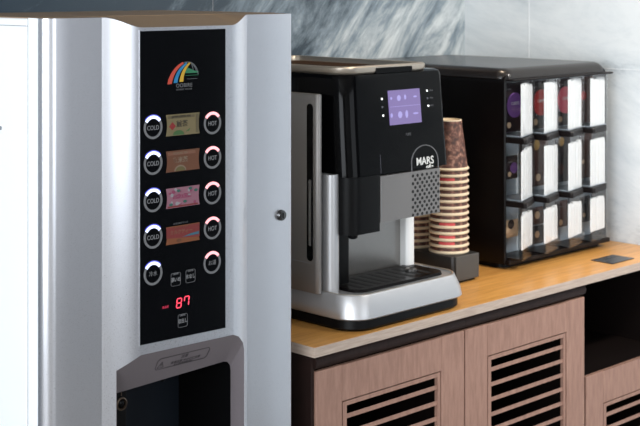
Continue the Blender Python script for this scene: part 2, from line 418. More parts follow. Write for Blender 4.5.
bm = bmesh.new(); NX0, NX1, NY0, NY1, NZ0, NZ1 = -.4900, -.2006, .0255, .186, .56, .895
box(bm, NX0, NX0+.003, NY0, NY1, NZ0, NZ1); box(bm, NX1-.003, NX1, NY0, NY1, NZ0, NZ1); box(bm, NX0, NX1, NY0, NY1, NZ1, NZ1+.003); box(bm, NX0, NX1, NY0, NY1, NZ0-.003, NZ0)
ln = obj('niche_liner', bm, 'black', vm); obj('niche_back', B(NX0+.003, NX1-.003, NY1-.004, NY1, NZ0, NZ1), 'niche', vm)
sp = obj('sensor_strip', B(-.4850, -.442, .030, .046, .56, .886, .002), 'black', vm)
bm = bmesh.new(); lathe(bm, [(.0115, 0), (.0115, -.003), (.0095, -.004), (.0085, -.002), (.0085, 0)], (-.4540, .030, .860), 24, 'y'); obj('sensor_ring', bm, 'bronze', sp, 40)
obj('sensor_lens', lathe(bmesh.new(), [(.006, 0), (.006, -.002), (.003, -.0035)], (-.4540, .0302, .860), 20, 'y'), 'gloss', sp, 40)
bm = bmesh.new(); box(bm, -.4547, -.4533, .0288, .0302, .874, .885); obj('sensor_line', bm, 'bronze', sp)
bm = bmesh.new(); box(bm, -.30, -.27, .10, .16, .875, .893, .004); lathe(bm, [(.006, 0), (.006, -.03), (.004, -.032)], (-.285, .13, .876), 12); obj('drink_spout', bm, 'black', vm, 40)
# warning print on the frame: the sloping face
def on_frame(x, z, d=.0004):
    t = (.952-z)/(.952-.888); return (x, BUL-.0015+t*(FY-BUL+.0015)-d, z)
wp = bmesh.new()
def bar_on(bm, x0, z0, x1, z1, w=.0007):
    a = Vector((x0, z0)); b = Vector((x1, z1)); d = (b-a).normalized(); nn = Vector((-d.y, d.x))*w
    ps = [a-nn, b-nn, b+nn, a+nn]
    loft(bm, [[on_frame(p.x, p.y, .0006) for p in ps], [on_frame(p.x, p.y, -.0004) for p in ps]])
def V(x, z, y=BUL): # a reading taken on the plane y=0 moved onto the plane y
    s = (y+1.9183)/1.9183; return (-1.8756+(x+1.8756)*s, 1.6+(z-1.6)*s)
fx0, fx1, fz0, fz1 = -.3985, -.2790, .912, .9345
for a in ((fx0+.004, fz0, fx1-.004, fz0), (fx0+.004, fz1, fx1-.004, fz1), (fx0, fz0+.004, fx0, fz1-.004), (fx1, fz0+.004, fx1, fz1-.004), (fx0, fz0+.004, fx0+.004, fz0), (fx1, fz0+.004, fx1-.004, fz0), (fx0, fz1-.004, fx0+.004, fz1), (fx1, fz1-.004, fx1-.004, fz1)): bar_on(wp, *a)
for a in ((-.394, .915, -.380, .915), (-.394, .915, -.387, .927), (-.380, .915, -.387, .927), (-.387, .918, -.387, .923)): bar_on(wp, *a, w=.0006)
obj('warning_outline', wp, 'framedark', nf)
tilt = math.atan2(FY-BUL, .064)
for s, x, z, sz in (('注意', -.337, .9285, .0085), ('高温注意 やけどに注意', -.331, .9195, .0066), ('カップに手を触れない', -.334, .9145, .0045)):
    p = on_frame(x, z, .0006); text(nf, s, p[0], p[1], p[2], sz, 'framedark', rot=(PI/2+tilt, 0, 0), off=.0001)

# --- black glass panel
PY = BUL-.0020
pz0 = [(-.4342, .9650), (-.2375, .9610), (-.2375, 1.5185), (-.4342, 1.5185)]
pp = [V(*p, PY) for p in pz0]
bz = [V(x+a, z+b, BUL-.001) for (x, z), (a, b) in zip(pz0, ((-.002, -.002), (.002, -.002), (.002, .002), (-.002, .002)))]
obj('panel_surround', fprism(bmesh.new(), bz, BUL-.0012, BUL+.0005), 'silver', vm)
pn = obj('button_panel', fprism(bmesh.new(), pp, PY, BUL+.0004), 'panel', vm)
pn['label'] = 'glossy black button panel'
PF = PY-.0004
def W(x, z): return V(x, z, PY)
def round_button(x, z, label, glow, kind, halo=None):
    x, z = W(x, z); r = .0205; n = 44
    bt = obj('button', ringprism(bmesh.new(), circ(x, z, r, n), circ(x, z, r-.0042, n), PF-.0004, PY+.0003), 'ringgrey', vm)
    a0, a1 = 38, 146
    obj('button_light', ringprism(bmesh.new(), arc(x, z, r+.0003, a0, a1, 18), arc(x, z, r-.0049, a0, a1, 18), PF-.0008, PY, close=False), glow, bt)
    if halo: obj('button_halo', ringprism(bmesh.new(), arc(x, z, r+.0022, a0+4, a1-4, 18), arc(x, z, r+.0006, a0+4, a1-4, 18), PF-.0002, PY, close=False), halo, bt)
    if kind: text(bt, label, x, PF, z-.0010, .0112, 'print_grey', sx=.86, off=.0001)
    else: text(bt, label, x, PF, z-.0008, .0098, 'print_grey', sx=.95)
    bt['label'] = kind and ('round button reading ' + label) or 'round button with two small characters'
for z in (1.3470, 1.2835, 1.2172, 1.1525): round_button(-.4064, z, 'COLD', 'white_glow', 1, 'blue_glow')
round_button(-.4064, 1.0875, '冷水', 'white_glow', 0, 'blue_glow')
for z in (1.3450, 1.2813, 1.2157, 1.1510): round_button(-.2692, z, 'HOT', 'pink_glow', 1)
round_button(-.2700, 1.0875, 'お湯', 'pink_glow', 0)
MT['d_tan'] = mat('card_tan', (0.1364, 0.1054, 0.0465), .6); MT['d_tan2'] = mat('card_tan_dark', (0.0806, 0.062, 0.0279), .6); MT['d_red'] = mat('card_red', (0.186, 0.00744, 0.00744), .6); MT['d_green'] = mat('card_green', (0.0279, 0.0806, 0.0186), .6)
MT['d_ink'] = mat('card_ink', (0.0248, 0.0186, 0.0093), .6); MT['d_brown'] = mat('card_brown', (0.0992, 0.031, 0.0093), .6); MT['d_brown2'] = mat('card_brown_light', (0.1488, 0.062, 0.0341), .6); MT['d_olive'] = mat('card_olive', (0.0868, 0.0682, 0.0186), .6)
MT['d_cream'] = mat('card_cream', (0.1612, 0.1178, 0.0806), .6); MT['d_pink'] = mat('card_pink', (0.2108, 0.0868, 0.1178), .6); MT['d_mag'] = mat('card_magenta', (0.186, 0.0248, 0.0682), .6); MT['d_teal'] = mat('card_teal', (0.0124, 0.0806, 0.062), .6)
MT['d_white'] = mat('card_white', (0.2232, 0.2108, 0.2232), .6); MT['d_rr'] = mat('card_deep_red', (0.1364, 0.01116, 0.00992), .6); MT['d_or'] = mat('card_orange', (0.155, 0.0434, 0.00868), .6); MT['d_cy'] = mat('card_blue', (0.0248, 0.0992, 0.1488), .6)
def card(x0, x1, z0, z1, m, label):
    pts = []
    for i in range(7): t = i/6; pts.append((x1-.0022*math.sin(PI*t), z0+(z1-z0)*t))
    for i in range(7): t = 1-i/6; pts.append((x0+.0026*math.sin(PI*t), z0+(z1-z0)*t))
    # W() keeps the picture flat on the panel
    c = obj('picture_card', fprism(bmesh.new(), [W(*p) for p in pts], PF, PY+.0002), m, vm); c['label'] = label; return c
def mark(parent, pts, m, name, lift=.0003): return obj(name, fprism(bmesh.new(), [W(*p) for p in pts], PF-lift, PF+.0001), m, parent)
def rect(x0, x1, z0, z1): return [(x0, z0), (x1, z0), (x1, z1), (x0, z1)]
def ell(cx, cz, rx, rz, n=20, a0=0, a1=360): return [(cx+rx*math.cos(math.radians(a0+(a1-a0)*i/n)), cz+rz*math.sin(math.radians(a0+(a1-a0)*i/n))) for i in range(n+(a1-a0 < 360))]
X0, X1 = -.3775, -.3000
c = card(X0, X1, 1.3285, 1.3670, 'd_tan', 'tan drink picture with red diamond')
mark(c, rect(-.3735, -.312, 1.3595, 1.3645), 'd_tan2', 'top_band'); mark(c, rect(-.309, -.302, 1.331, 1.365), 'd_tan2', 'fold')
mark(c, [(-.363, 1.3385), (-.3555, 1.3455), (-.363, 1.3535), (-.3705, 1.3455)], 'd_red', 'diamond'); mark(c, ell(-.349, 1.3295, .013, .0085, 16, 0, 180), 'd_green', 'green_hill'); mark(c, [(-.333, 1.334), (-.322, 1.3405), (-.325, 1.335)], 'd_green', 'leaf')
x, z = W(-.341, 1.3485); text(c, '煎茶', x, PF-.0003, z, .0125, 'd_ink', off=.0003, spacing=1.15); x, z = W(-.343, 1.3625); text(c, 'JAPAN GREEN TEA', x, PF-.0006, z, .0052, 'd_ink')
c = card(X0, X1, 1.2635, 1.3015, 'd_brown', 'brown drink picture with olive half circle')
mark(c, rect(-.3735, -.310, 1.2935, 1.2990), 'd_brown2', 'top_band'); mark(c, ell(-.345, 1.2645, .0135, .0105, 18, 0, 180), 'd_cream', 'half_circle'); mark(c, ell(-.345, 1.2645, .0110, .0078, 18, 0, 180), 'd_olive', 'half_circle', .0005)
x, z = W(-.345, 1.2835); text(c, '玄米茶', x, PF-.0003, z, .0115, 'd_cream', off=.0002); x, z = W(-.345, 1.2962); text(c, 'ROASTED TEA', x, PF-.0006, z, .0050, 'd_cream')
c = card(X0, X1, 1.1985, 1.2345, 'd_pink', 'pink flowery drink picture')
random.seed(3)
mark(c, rect(-.374, -.304, 1.1995, 1.2022), 'd_rr', 'lower_band'); mark(c, rect(-.362, -.320, 1.2145, 1.2215), 'd_mag', 'middle_band')
for i in range(16):
    px_, pz_ = random.uniform(-.371, -.306), random.uniform(1.204, 1.231)
    mark(c, ell(px_, pz_, random.uniform(.002, .0045), random.uniform(.0015, .0035), 9), random.choice(['d_white', 'd_white', 'd_mag']), 'blossom', .0002+.00002*i)
for px_, pz_ in ((-.3665, 1.2050), (-.3490, 1.2285), (-.3345, 1.2080), (-.3220, 1.2305), (-.3090, 1.2260)): mark(c, ell(px_, pz_, .0040, .0026, 10), 'd_teal', 'leaf', .0008)
x, z = W(-.340, 1.2180); text(c, 'ローズヒップ', x, PF-.0006, z, .0070, 'd_pink', off=.0001)
c = card(X0, X1, 1.1335, 1.1655, 'd_or', 'red and orange drink picture')
mark(c, [(-.3765, 1.1450), (-.3005, 1.1400), (-.3005, 1.1640), (-.3765, 1.1640)], 'd_rr', 'red_field'); mark(c, [(-.340, 1.1440), (-.302, 1.1450), (-.302, 1.1500), (-.322, 1.1480)], 'd_cy', 'blue_streak', .0005); mark(c, ell(-.348, 1.1385, .006, .0035, 10), 'd_brown', 'cup', .0005)
x, z = W(-.343, 1.1540); text(c, 'ミルクティー', x, PF-.0006, z, .0085, 'd_brown2', off=.0002); x, z = W(-.343, 1.1620); text(c, 'ホットドリンク', x, PF-.0006, z, .0045, 'd_brown2')
x, z = W(-.344, 1.1695); text(pn, 'おすすめドリンク', x, PF, z, .0042, 'print_dim')
# small square buttons
def square_button(x, z, s, label):
    x, z = W(x, z); w, h = .0110, .0118
    b = obj('button', ringprism(bmesh.new(), rrect(x-w, x+w, z-h, z+h, .0035, 4), rrect(x-w+.0007, x+w-.0007, z-h+.0007, z+h-.0007, .003, 4), PF-.0002, PY+.0002), 'print_dim', vm)
    text(b, s, x, PF, z-.001, .0088 if len(s) < 4 else .0062, 'print_grey', sx=.85, off=.00015); text(b, 'DRINK', x, PF, z+.0095, .0044, 'print_grey')
    b['label'] = label
square_button(-.3552, 1.0695, '濃いめ', 'small square button on the left'); square_button(-.3212, 1.0705, '氷なし', 'small square button on the right'); square_button(-.3392, .9925, '取出し', 'small square button below the red number')
# 87 on the display
def seg_digit(parent, cx, cz, segs):
    w, h, t = .0052, .0082, .0011; bm = bmesh.new()
    def bar(x0, z0, x1, z1):
        a = Vector((x0, z0)); b = Vector((x1, z1)); d = (b-a).normalized(); a = a+d*.0009; b = b-d*.0009; nn = Vector((-d.y, d.x))*t
        ps = [a-d*.0006, a-nn*.8+d*.0006, b-nn*.8-d*.0006, b+d*.0006, b+nn*.8-d*.0006, a+nn*.8+d*.0006]
        ps = [(cx+p.x+(p.y)*.12, cz+p.y) for p in ps]; fprism(bm, [W(*p) for p in ps], PF-.0004, PY)
    L = dict(a=(-w, h, w, h), b=(w, h, w, 0), c=(w, 0, w, -h), d=(-w, -h, w, -h), e=(-w, 0, -w, -h), f=(-w, h, -w, 0), g=(-w, 0, w, 0))
    for s in segs: bar(*L[s])
    o = obj('digit', bm, 'red_glow', parent); return o
seg_digit(pn, -.3478, 1.0255, 'abcdefg'); seg_digit(pn, -.3305, 1.0265, 'abcf')
x, z = W(-.3790, 1.0230); text(pn, '湯温度', x, PF, z, .0050, 'reddim')
# rainbow arch emblem
MT['e_red'] = mat('emblem_red', (0.44, 0.044, 0.02), .5); MT['e_blue'] = mat('emblem_blue', (0.008, 0.16, 0.336), .5); MT['e_yel'] = mat('emblem_yellow', (0.496, 0.288, 0.016), .5); MT['e_green'] = mat('emblem_green', (0.008, 0.136, 0.056), .5); MT['e_grey'] = mat('emblem_grey', (0.104, 0.112, 0.12), .5)
def band(pts, w, m, name):
    bm = bmesh.new(); L, R = [], []
    for i, (x, z) in enumerate(pts):
        a = Vector(pts[max(0, i-1)]); b = Vector(pts[min(len(pts)-1, i+1)]); d = (b-a).normalized(); nn = Vector((-d.y, d.x)); ww = w*(1-.62*i/(len(pts)-1)) if w > .001 else w
        L.append(W(x+nn.x*ww, z+nn.y*ww)); R.append(W(x-nn.x*ww, z-nn.y*ww))
    L[0] = (L[0][0], min(L[0][1], R[0][1])); R[0] = (R[0][0], L[0][1])
    ringprism(bm, L, R, PF-.0004, PY, close=False); return obj(name, bm, m, pn)
def curve(x0, z0, x1, z1, x2, z2, n=12): return [((1-t)**2*x0+2*t*(1-t)*x1+t*t*x2, (1-t)**2*z0+2*t*(1-t)*z1+t*t*z2) for t in [i/n for i in range(n+1)]]
band(curve(-.3695, 1.4235, -.362, 1.449, -.338, 1.4590), .0048, 'e_red', 'rainbow_band')
band(curve(-.3560, 1.4245, -.351, 1.447, -.330, 1.4580), .0042, 'e_blue', 'rainbow_band')
band(curve(-.3425, 1.4255, -.340, 1.447, -.322, 1.4590), .0042, 'e_yel', 'rainbow_band')
band(curve(-.338, 1.4595, -.309, 1.4640, -.3035, 1.4370, 16), .0007, 'e_grey', 'arch_line'); band(curve(-.324, 1.4585, -.312, 1.456, -.308, 1.4430), .0005, 'e_grey', 'arch_line'); band(curve(-.320, 1.458, -.316, 1.452, -.3150, 1.4440), .0005, 'e_grey', 'arch_line')
mark(pn, [(-.334, 1.4400), (-.305, 1.4395), (-.302, 1.4420), (-.312, 1.4440), (-.320, 1.4470), (-.328, 1.4500), (-.333, 1.4440)], 'e_green', 'green_hill')
mark(pn, rect(-.333, -.303, 1.4355, 1.4362), 'e_green', 'water_line'); mark(pn, rect(-.330, -.306, 1.4290, 1.4296), 'e_grey', 'water_line')
x, z = W(-.3360, 1.4180); text(pn, 'OOBIRE', x, PF, z, .0098, 'print_dim', spacing=1.1, off=.0001); x, z = W(-.3360, 1.4110); text(pn, 'OOBIRE WATER', x, PF, z, .0042, 'print_dim', spacing=1.25)
# key lock on the right stile
lk = obj('key_lock', lathe(bmesh.new(), [(.0105, .001), (.0105, -.004), (.0088, -.007), (.004, -.0075)], (-.0975, 0, 1.1544), 28, 'y'), 'chrome', vm, 40)
obj('key_slot', B(-.0983, -.0967, -.0085, -.007, 1.149, 1.160), 'gloss', lk)

# ------------------------------------------------------------------ coffee machine
cm = empty('coffee_machine', (.31, .28, TOP), 'black and silver coffee machine with violet touch screen on the worktop', 'coffee machine')
def bow(pts, amt, x0, x1):   # front edge bows outward a little
    return [(x, y-amt*max(0, 1-((x-(x0+x1)/2)/((x1-x0)/2))**2)*(1 if y < .12 else 0)) for x, y in pts]
def bring(x0, x1, y0, y1, r, z, am=.008):
    return [(x, y, z) for x, y in bow(rrect(x0, x1, y0, y1, (r, r, .02, .02), 10), am, x0, x1)]
bm = bmesh.new(); loft(bm, [bring(.124, .478, .020, .50, .050, .8802, .006), bring(.119, .486, .0145, .51, .052, .886, .006), bring(.120, .486, .0150, .51, .052, .9045, .006)])
obj('foot_base', bm, 'black', cm, 40)
bm = bmesh.new()
loft(bm, [bring(.117, .490, .012, .512, .053, .9040, .006), bring(.114, .494, .008, .514, .053, .9075, .006), bring(.1155, .491, .010, .513, .053, .925, .006), bring(.121, .482, .019, .508, .053, .9520, .006), bring(.1225, .4805, .0205, .507, .052, .9545, .006), bring(.1250, .478, .023, .505, .050, .9550, .006), bring(.1265, .4765, .0245, .505, .049, .9500, .006)])
obj('base_body', bm, 'base', cm, 50)
bm = bmesh.new(); loft(bm, [bring(.1275, .4755, .0255, .30, .048, .930, .006), bring(.1275, .4755, .0255, .30, .048, .9480, .006)])
dt = obj('drip_tray', bm, 'drip', cm, 40)
bm = bmesh.new(); loft(bm, [bring(.170, .462, .050, .165, .030, .9475, .006), bring(.173, .459, .053, .163, .028, .9560, .006)]); obj('grate', bm, 'drip', dt, 40)
bm = bmesh.new()
for i in range(9): box(bm, .195+i*.027, .207+i*.027, .066, .150, .9558, .9564)
obj('grate_slot', bm, 'hole', dt)
obj('float_ring', lathe(bmesh.new(), [(.013, 0), (.013, .004), (.010, .006), (.007, .003), (.007, 0)], (.405, .110, .9560), 24), 'steel', dt, 40)
obj('rim_line', (lambda b: (loft(b, [bring(.1235, .4790, .0215, .31, .051, .9549, .006), bring(.1235, .4790, .0215, .31, .051, .9556, .006), bring(.1262, .4763, .0242, .308, .049, .9556, .006), bring(.1262, .4763, .0242, .308, .049, .9530, .006)], cap0=False, cap1=False), b)[1])(bmesh.new()), 'lidsilver', cm, 40)
# rear body under the head
obj('rear_body', B(.150, .470, .19, .50, .944, 1.20, .004), 'black', cm)
obj('splash_plate', B(.246, .446, .172, .1905, .950, 1.095, .002), 'steel', cm)
bm = column(bmesh.new(), rrect(.438, .467, .150, .20, .010, 5), .9465, 1.095); obj('side_column', bm, 'whitemet', cm, 40)
bm = column(bmesh.new(), rrect(.160, .217, .120, .20, .004, 4), .9465, 1.195); obj('dark_column', bm, 'black', cm, 40)
# silver rounded pillar at the left front
bm = column(bmesh.new(), rrect(.126, .159, .086, .135, (.015, .015, .006, .006), 8), .9465, 1.200); obj('front_pillar', bm, 'base', cm, 40)
# water tank on the left side
tk = obj('water_tank', column(bmesh.new(), rrect(.104, .118, .1040, .46, (.009, .003, .003, .006), 8), .9500, 1.3705, .003), 'tank', cm, 40)
obj('tank_window', (lambda b: (loft(b, [[(x, y, z) for y, z in rrect(.1170, .1355, 1.018, 1.350, .0090, 6)] for x in (.1034, .110)]), b)[1])(bmesh.new()), 'gloss', tk)
obj('tank_gauge', (lambda b: (loft(b, [[(x, y, z) for y, z in rrect(.1225, .1295, 1.05, 1.19, .003, 3)] for x in (.1030, .1045)]), b)[1])(bmesh.new()), 'greyp', tk)
obj('tank_seam', B(.1037, .1045, .125, .45, 1.0130, 1.0142), 'seam', tk)
# head
def head(x0, x1, y0, z, r=.045, r1=.016): return [(x, y, z) for x, y in rrect(x0, x1, y0, .505, (r, r1, .02, .02), 10)]
bm = bmesh.new()
loft(bm, [head(.150, .475, .066, 1.1905), head(.146, .479, .058, 1.1935), head(.146, .478, .058, 1.20), head(.145, .473, .064, 1.30), head(.145, .469, .0695, 1.398), head(.148, .466, .0725, 1.4075), head(.154, .461, .080, 1.4110)])
hd = obj('head', bm, 'gloss', cm, 45)
def HY(z): return .058+(z-1.20)*(.0115/.198)    # front of the leaning head at height z
tl = -math.atan2(.0115, .198)
def hprism(pts, d0=.0012, d1=.0008):
    b = bmesh.new(); loft(b, [[(x, HY(z)-d0, z) for x, z in pts], [(x, HY(z)+d1, z) for x, z in pts]]); return b
scr = obj('touch_screen', hprism([(.2845, 1.2955), (.3880, 1.2955), (.3850, 1.3705), (.2815, 1.3705)]), 'screen', cm)
for cx, cz, rx, rz in ((.3155, 1.353, .0060, .0065), (.336, 1.354, .0035, .0055), (.3175, 1.3165, .0068, .0075), (.339, 1.3165, .0045, .0085), (.290, 1.3165, .0035, .005), (.369, 1.3165, .009, .002), (.369, 1.3535, .006, .002), (.291, 1.3535, .003, .003)):
    obj('icon', hprism(ell(cx, cz, rx, rz, 14), .0016, -.0010), 'icon', scr)
obj('screen_divider', hprism(rect(.287, .383, 1.3345, 1.3352), .0015, -.001), 'icon', scr)
for cx, cz, m_ in ((.262, 1.3540, 'led'), (.262, 1.3365, 'leddim'), (.264, 1.3180, 'led'), (.4105, 1.3640, 'led'), (.4110, 1.3470, 'leddim'), (.4130, 1.3300, 'led')):
    obj('indicator_light', hprism(circ(cx, cz, .0022, 14)), m_, cm)
for cz in (1.3640, 1.3470, 1.3300): text(cm, 'MILK', .424, HY(cz)-.0012, cz, .0055, 'print_dim')
text(cm, 'PURE', .342, HY(1.272)-.0012, 1.272, .0085, 'print_dim', sx=.9)
# spout cover and grey front panel
obj('spout_cover', (lambda b: (loft(b, [[(x, y, z) for x, y in rrect(.150, .2475, .0565, .185, (.038, .004, .004, .004), 8)] for z in (1.072, 1.1930)]), b)[1])(bmesh.new()), 'black', cm, 40)
bm = bmesh.new(); lathe(bm, [(.012, 0), (.011, -.012), (.007, -.015)], (.198, .092, 1.0725), 20); lathe(bm, [(.008, 0), (.008, -.008)], (.222, .092, 1.0725), 16); box(bm, .186, .230, .078, .108, 1.066, 1.0725, .002)
obj('spout_nozzle', bm, 'black', cm, 40)
gp = obj('front_panel', column(bmesh.new(), rrect(.2478, .4450, .0560, .170, (.001, .005, .004, .004), 4), 1.0900, 1.1895), 'greyp', cm, 40)
gp['label'] = 'grey metal panel with rows of small holes'
bm = bmesh.new(); nh = 0
for r in range(11):
    z = 1.180-r*.0086
    for k in range(6):
        x = .351+k*.0155+(r % 2)*.0078
        if x > .4365: continue
        fprism(bm, circ(x, z, .0036, 10), .0554, .0570)
obj('vent_hole', bm, 'hole', gp)['kind'] = 'stuff'
# arch line and name
cx, w_ = .3930, .0455
ap = [(cx-w_, 1.1905), (cx-w_, 1.205)]+[(cx+w_*math.cos(math.radians(a)), 1.2080+.0370*math.sin(math.radians(a))) for a in range(180, -1, -9)]+[(cx+w_, 1.205), (cx+w_, 1.1905)]
ip = [(cx+(x-cx)*.96, 1.1905+(z-1.1905)*.97) for x, z in ap]
b = bmesh.new(); n = len(ap); A = [[b.verts.new((x, HY(z)+d, z)) for x, z in o] for o, d in ((ap, -.0014), (ip, -.0014), (ip, .0006), (ap, .0006))]
for i in range(n-1):
    for k in range(4): b.faces.new((A[k][i], A[k][i+1], A[(k+1) % 4][i+1], A[(k+1) % 4][i]))
obj('arch_line', b, 'ringgrey', cm)
def serif():  # heavy lettering
    text(cm, 'MARS', .3930, HY(1.2100)-.0014, 1.2090, .0235, 'letter', off=.0004, rot=(PI/2+tl, 0, 0)); text(cm, 'coffee', .4080, HY(1.197)-.0014, 1.1960, .0100, 'letter', off=.0003, rot=(PI/2+tl, 0, 0))
serif()
obj('panel_groove', hprism(rect(.2495, .2501, 1.196, 1.235), .0008, .0002), 'leddim', cm)
# lid: a silver rim round a smoked hopper cover
def lid(x0, x1, y0, y1, r, z): return [(x, y, z) for x, y in rrect(x0, x1, y0, y1, (r, r*.6, r*.5, r*.5), 8)]
bm = bmesh.new()
loft(bm, [lid(.152, .421, .078, .500, .042, 1.4085), lid(.146, .426, .072, .502, .045, 1.4150), lid(.146, .426, .072, .502, .045, 1.4240), lid(.149, .423, .075, .500, .044, 1.4265), lid(.160, .415, .086, .492, .036, 1.4265), lid(.163, .413, .090, .490, .034, 1.4240), lid(.163, .413, .090, .490, .034, 1.4115)])
ld = obj('lid', bm, 'lidsilver', cm, 50)
obj('hopper_cover', (lambda b: (loft(b, [lid(.164, .412, .091, .489, .033, 1.4105), lid(.164, .412, .091, .489, .033, 1.4150)]), b)[1])(bmesh.new()), 'hopper', ld)
obj('lid_notch', B(.248, .366, .0705, .085, 1.4085, 1.4215, .002), 'gloss', ld)

# ------------------------------------------------------------------ cup stand and cups
cs = empty('cup_stand', (.675, .29, TOP), 'low black box stand under the paper cups, right of coffee machine', 'stand')
obj('block', (lambda b: column(b, rrect(.622, .719, .170, .425, .006, 4), .884, .946, .002))(bmesh.new()), 'stand', cs, 40)
obj('front_plate', B(.630, .717, .1645, .1705, .8865, .9455, .0015), 'standfront', cs)
obj('rubber_foot', B(.630, .712, .175, .42, .8801, .8845), 'black', cs)
CH = .1215
def cup_proto():
    bm = bmesh.new(); R0, R1 = .0470, .0310
    def rad(h): return R0+(R1-R0)*h/CH
    n = 36
    prof_ = [(R0-.0010, .0002, 0), (R0+.0010, 0, 0), (R0+.0024, .0012, 0), (R0+.0028, .0034, 0), (R0+.0014, .0056, 0), (rad(.0060), .0060, 0), (rad(.0068), .0068, 0), (rad(.0069), .0069, 1), (rad(CH-.003), CH-.003, 1), (rad(CH-.0028), CH-.0028, 0), (rad(CH), CH, 0), (rad(CH)-.0020, CH+.0002, 0), (rad(CH)-.0026, CH-.006, 0), (.0005, CH-.006, 0), (.0005, CH-.0066, 0), (rad(CH)-.0030, CH-.0066, 0), (rad(.006)-.0010, .006, 0)]
    vr = [[bm.verts.new((r*math.cos(2*PI*i/n), r*math.sin(2*PI*i/n), h)) for i in range(n)] for r, h, _ in prof_]
    for a, b, p in zip(vr, vr[1:]+vr[:1], prof_[:]):
        for i in range(n):
            f = bm.faces.new((a[i], a[(i+1) % n], b[(i+1) % n], b[i])); f.material_index = p[2]
    return bm
cup0 = obj('paper_cup', cup_proto(), ['cupboard', 'cup'], None, 40)
def redmark(parent, h):
    bm = bmesh.new(); n = 8; A = []
    for i in range(n+1):
        t = math.radians(188+50*i/n)
        for hh in (h, h+.0066):
            r = .0470+(.0310-.0470)*hh/CH+.0004; A.append(bm.verts.new((r*math.cos(t), r*math.sin(t), hh)))
    for i in range(n): bm.faces.new((A[2*i], A[2*i+2], A[2*i+3], A[2*i+1]))
    o = bpy.data.objects.new('red_mark', bpy.data.meshes.new('red_mark')); 
    bmesh.ops.recalc_face_normals(bm, faces=bm.faces); bm.to_mesh(o.data); bm.free(); o.data.materials.append(MT['cupred']); COL.objects.link(o); o.parent = parent
    return o
NC = 14; first = True
for si, (sx, sy, where) in enumerate(((.678, .228, 'front'), (.674, .336, 'rear'))):
    for k in range(NC):
        if first: c = cup0; first = False
        else: c = cup0.copy(); COL.objects.link(c)
        c.location = (sx, sy, .9462+k*.01555); c.rotation_euler = (0, 0, 0 if k % 2 else .02)
        if k == NC-1: lab = 'upside-down brown paper cup, topmost of the %s stack' % where
        elif k == 0: lab = 'upside-down brown paper cup at the bottom of the %s stack, on the black stand' % where
        else:
            od = ['', 'second', 'third', 'fourth', 'fifth', 'sixth', 'seventh', 'eighth', 'ninth', 'tenth', 'eleventh', 'twelfth', 'thirteenth'][k]
            lab = 'upside-down paper cup, %s from the bottom of the %s stack' % (od, where)
        tag(c, lab, 'cup', 'paper cups in the %s stack' % where)
        if si == 0 and k in (1, 2, 4, 11): redmark(c, .0072)

# ------------------------------------------------------------------ sachet rack
RX0, RX1, RY = .848, 1.306, .187
rk = empty('sachet_rack', (1.075, .45, TOP), 'black rack with twelve clear bins of drink sachets, right end of worktop', 'display rack')
def xsec(x0, x1, z0, z1, r, rt): # outline in the x-z plane, round upper corners
    return rrect(x0, x1, z0, z1, (r, r, rt, rt), 8)
bm = bmesh.new()
sec = xsec(RX0, RX1, .892, 1.3735, .004, .022)
cxm, czm = (RX0+RX1)/2, 1.13
def sc(y, k): return [(cxm+(x-cxm)*(1-k), y, czm+(z-czm)*(1-k)) for x, z in sec]
isec = [(min(max(x, RX0+.0055), RX1-.0055), min(max(z, .904), 1.357)) for x, z in sec]
rings = [sc(.742, .02), sc(.738, .006), sc(.730, 0), sc(.196, 0), sc(.190, .003), [(x, .187, z) for x, z in isec], [(x, .238, z) for x, z in isec]]
loft(bm, rings)
obj('shell', bm, 'rackblack', rk, 35)
obj('plinth', column(bmesh.new(), rrect(.856, 1.298, .200, .73, (.03, .02, .01, .01), 6), .8801, .8935), 'black', rk, 40)
# top hood with rolled edges and a thin lip that juts out over the front
def hood(ins, z):
    return [(x, y, z) for x, y in rrect(RX0-.003+ins, RX1+.003-ins, .184+ins, .742-ins*.5, max(.004, .036-ins*.6), 8)]
bm = bmesh.new(); RH = .028
loft(bm, [hood(.003, 1.3600)]+[hood(RH*(1-math.cos(t)), 1.3620+RH*.95*math.sin(t)) for t in [i_/8*PI/2 for i_ in range(9)]])
obj('hood', bm, 'racktop', rk, 60)
obj('hood_lip', column(bmesh.new(), rrect(RX0+.004, RX1-.004, .160, .200, (.006, .010, .004, .004), 4), 1.3570, 1.3615, .001), 'lip', rk, 40)
NCOL = 4; PW = (RX1-RX0-.012)/NCOL
PR = (.042, .031, .027, .020)
rows = ((1.2160, 1.3560), (1.0545, 1.2020), (.9060, 1.0410))
# shelves with saw-tooth lips
for ri, zz in enumerate((1.2025, 1.0418)):
    bm = bmesh.new()
    for ci in range(NCOL):
        x0 = RX0+.006+ci*PW; p = PR[ci]+.014
        pts = [(x0-.002, .236), (x0-.002, RY+.004), (x0+.004, RY-p+.004), (x0+.010, RY-p), (x0+PW*.86, RY-.006-p*.18), (x0+PW-.003+(.010 if ci == 3 else 0), RY+.002), (x0+PW-.003, .236)]
        loft(bm, [[(x, y, zz-.002) for x, y in pts], [(x, y, zz+.0080) for x, y in pts], [(x, y+.002, zz+.0120) for x, y in pts]])
    s_ = obj('shelf', bm, 'lip', rk)
bm = bmesh.new(); box(bm, RX0+.004, RX1-.004, RY-.012, .236, .893, .9045, .002); obj('bottom_tray', bm, 'lip', rk)
colw = ('first', 'second', 'third', 'fourth'); roww = ('top', 'middle', 'bottom')
def slab(bm, x0, x1, y0, y1, z0, z1): box(bm, x0, x1, y0, y1, z0, z1)
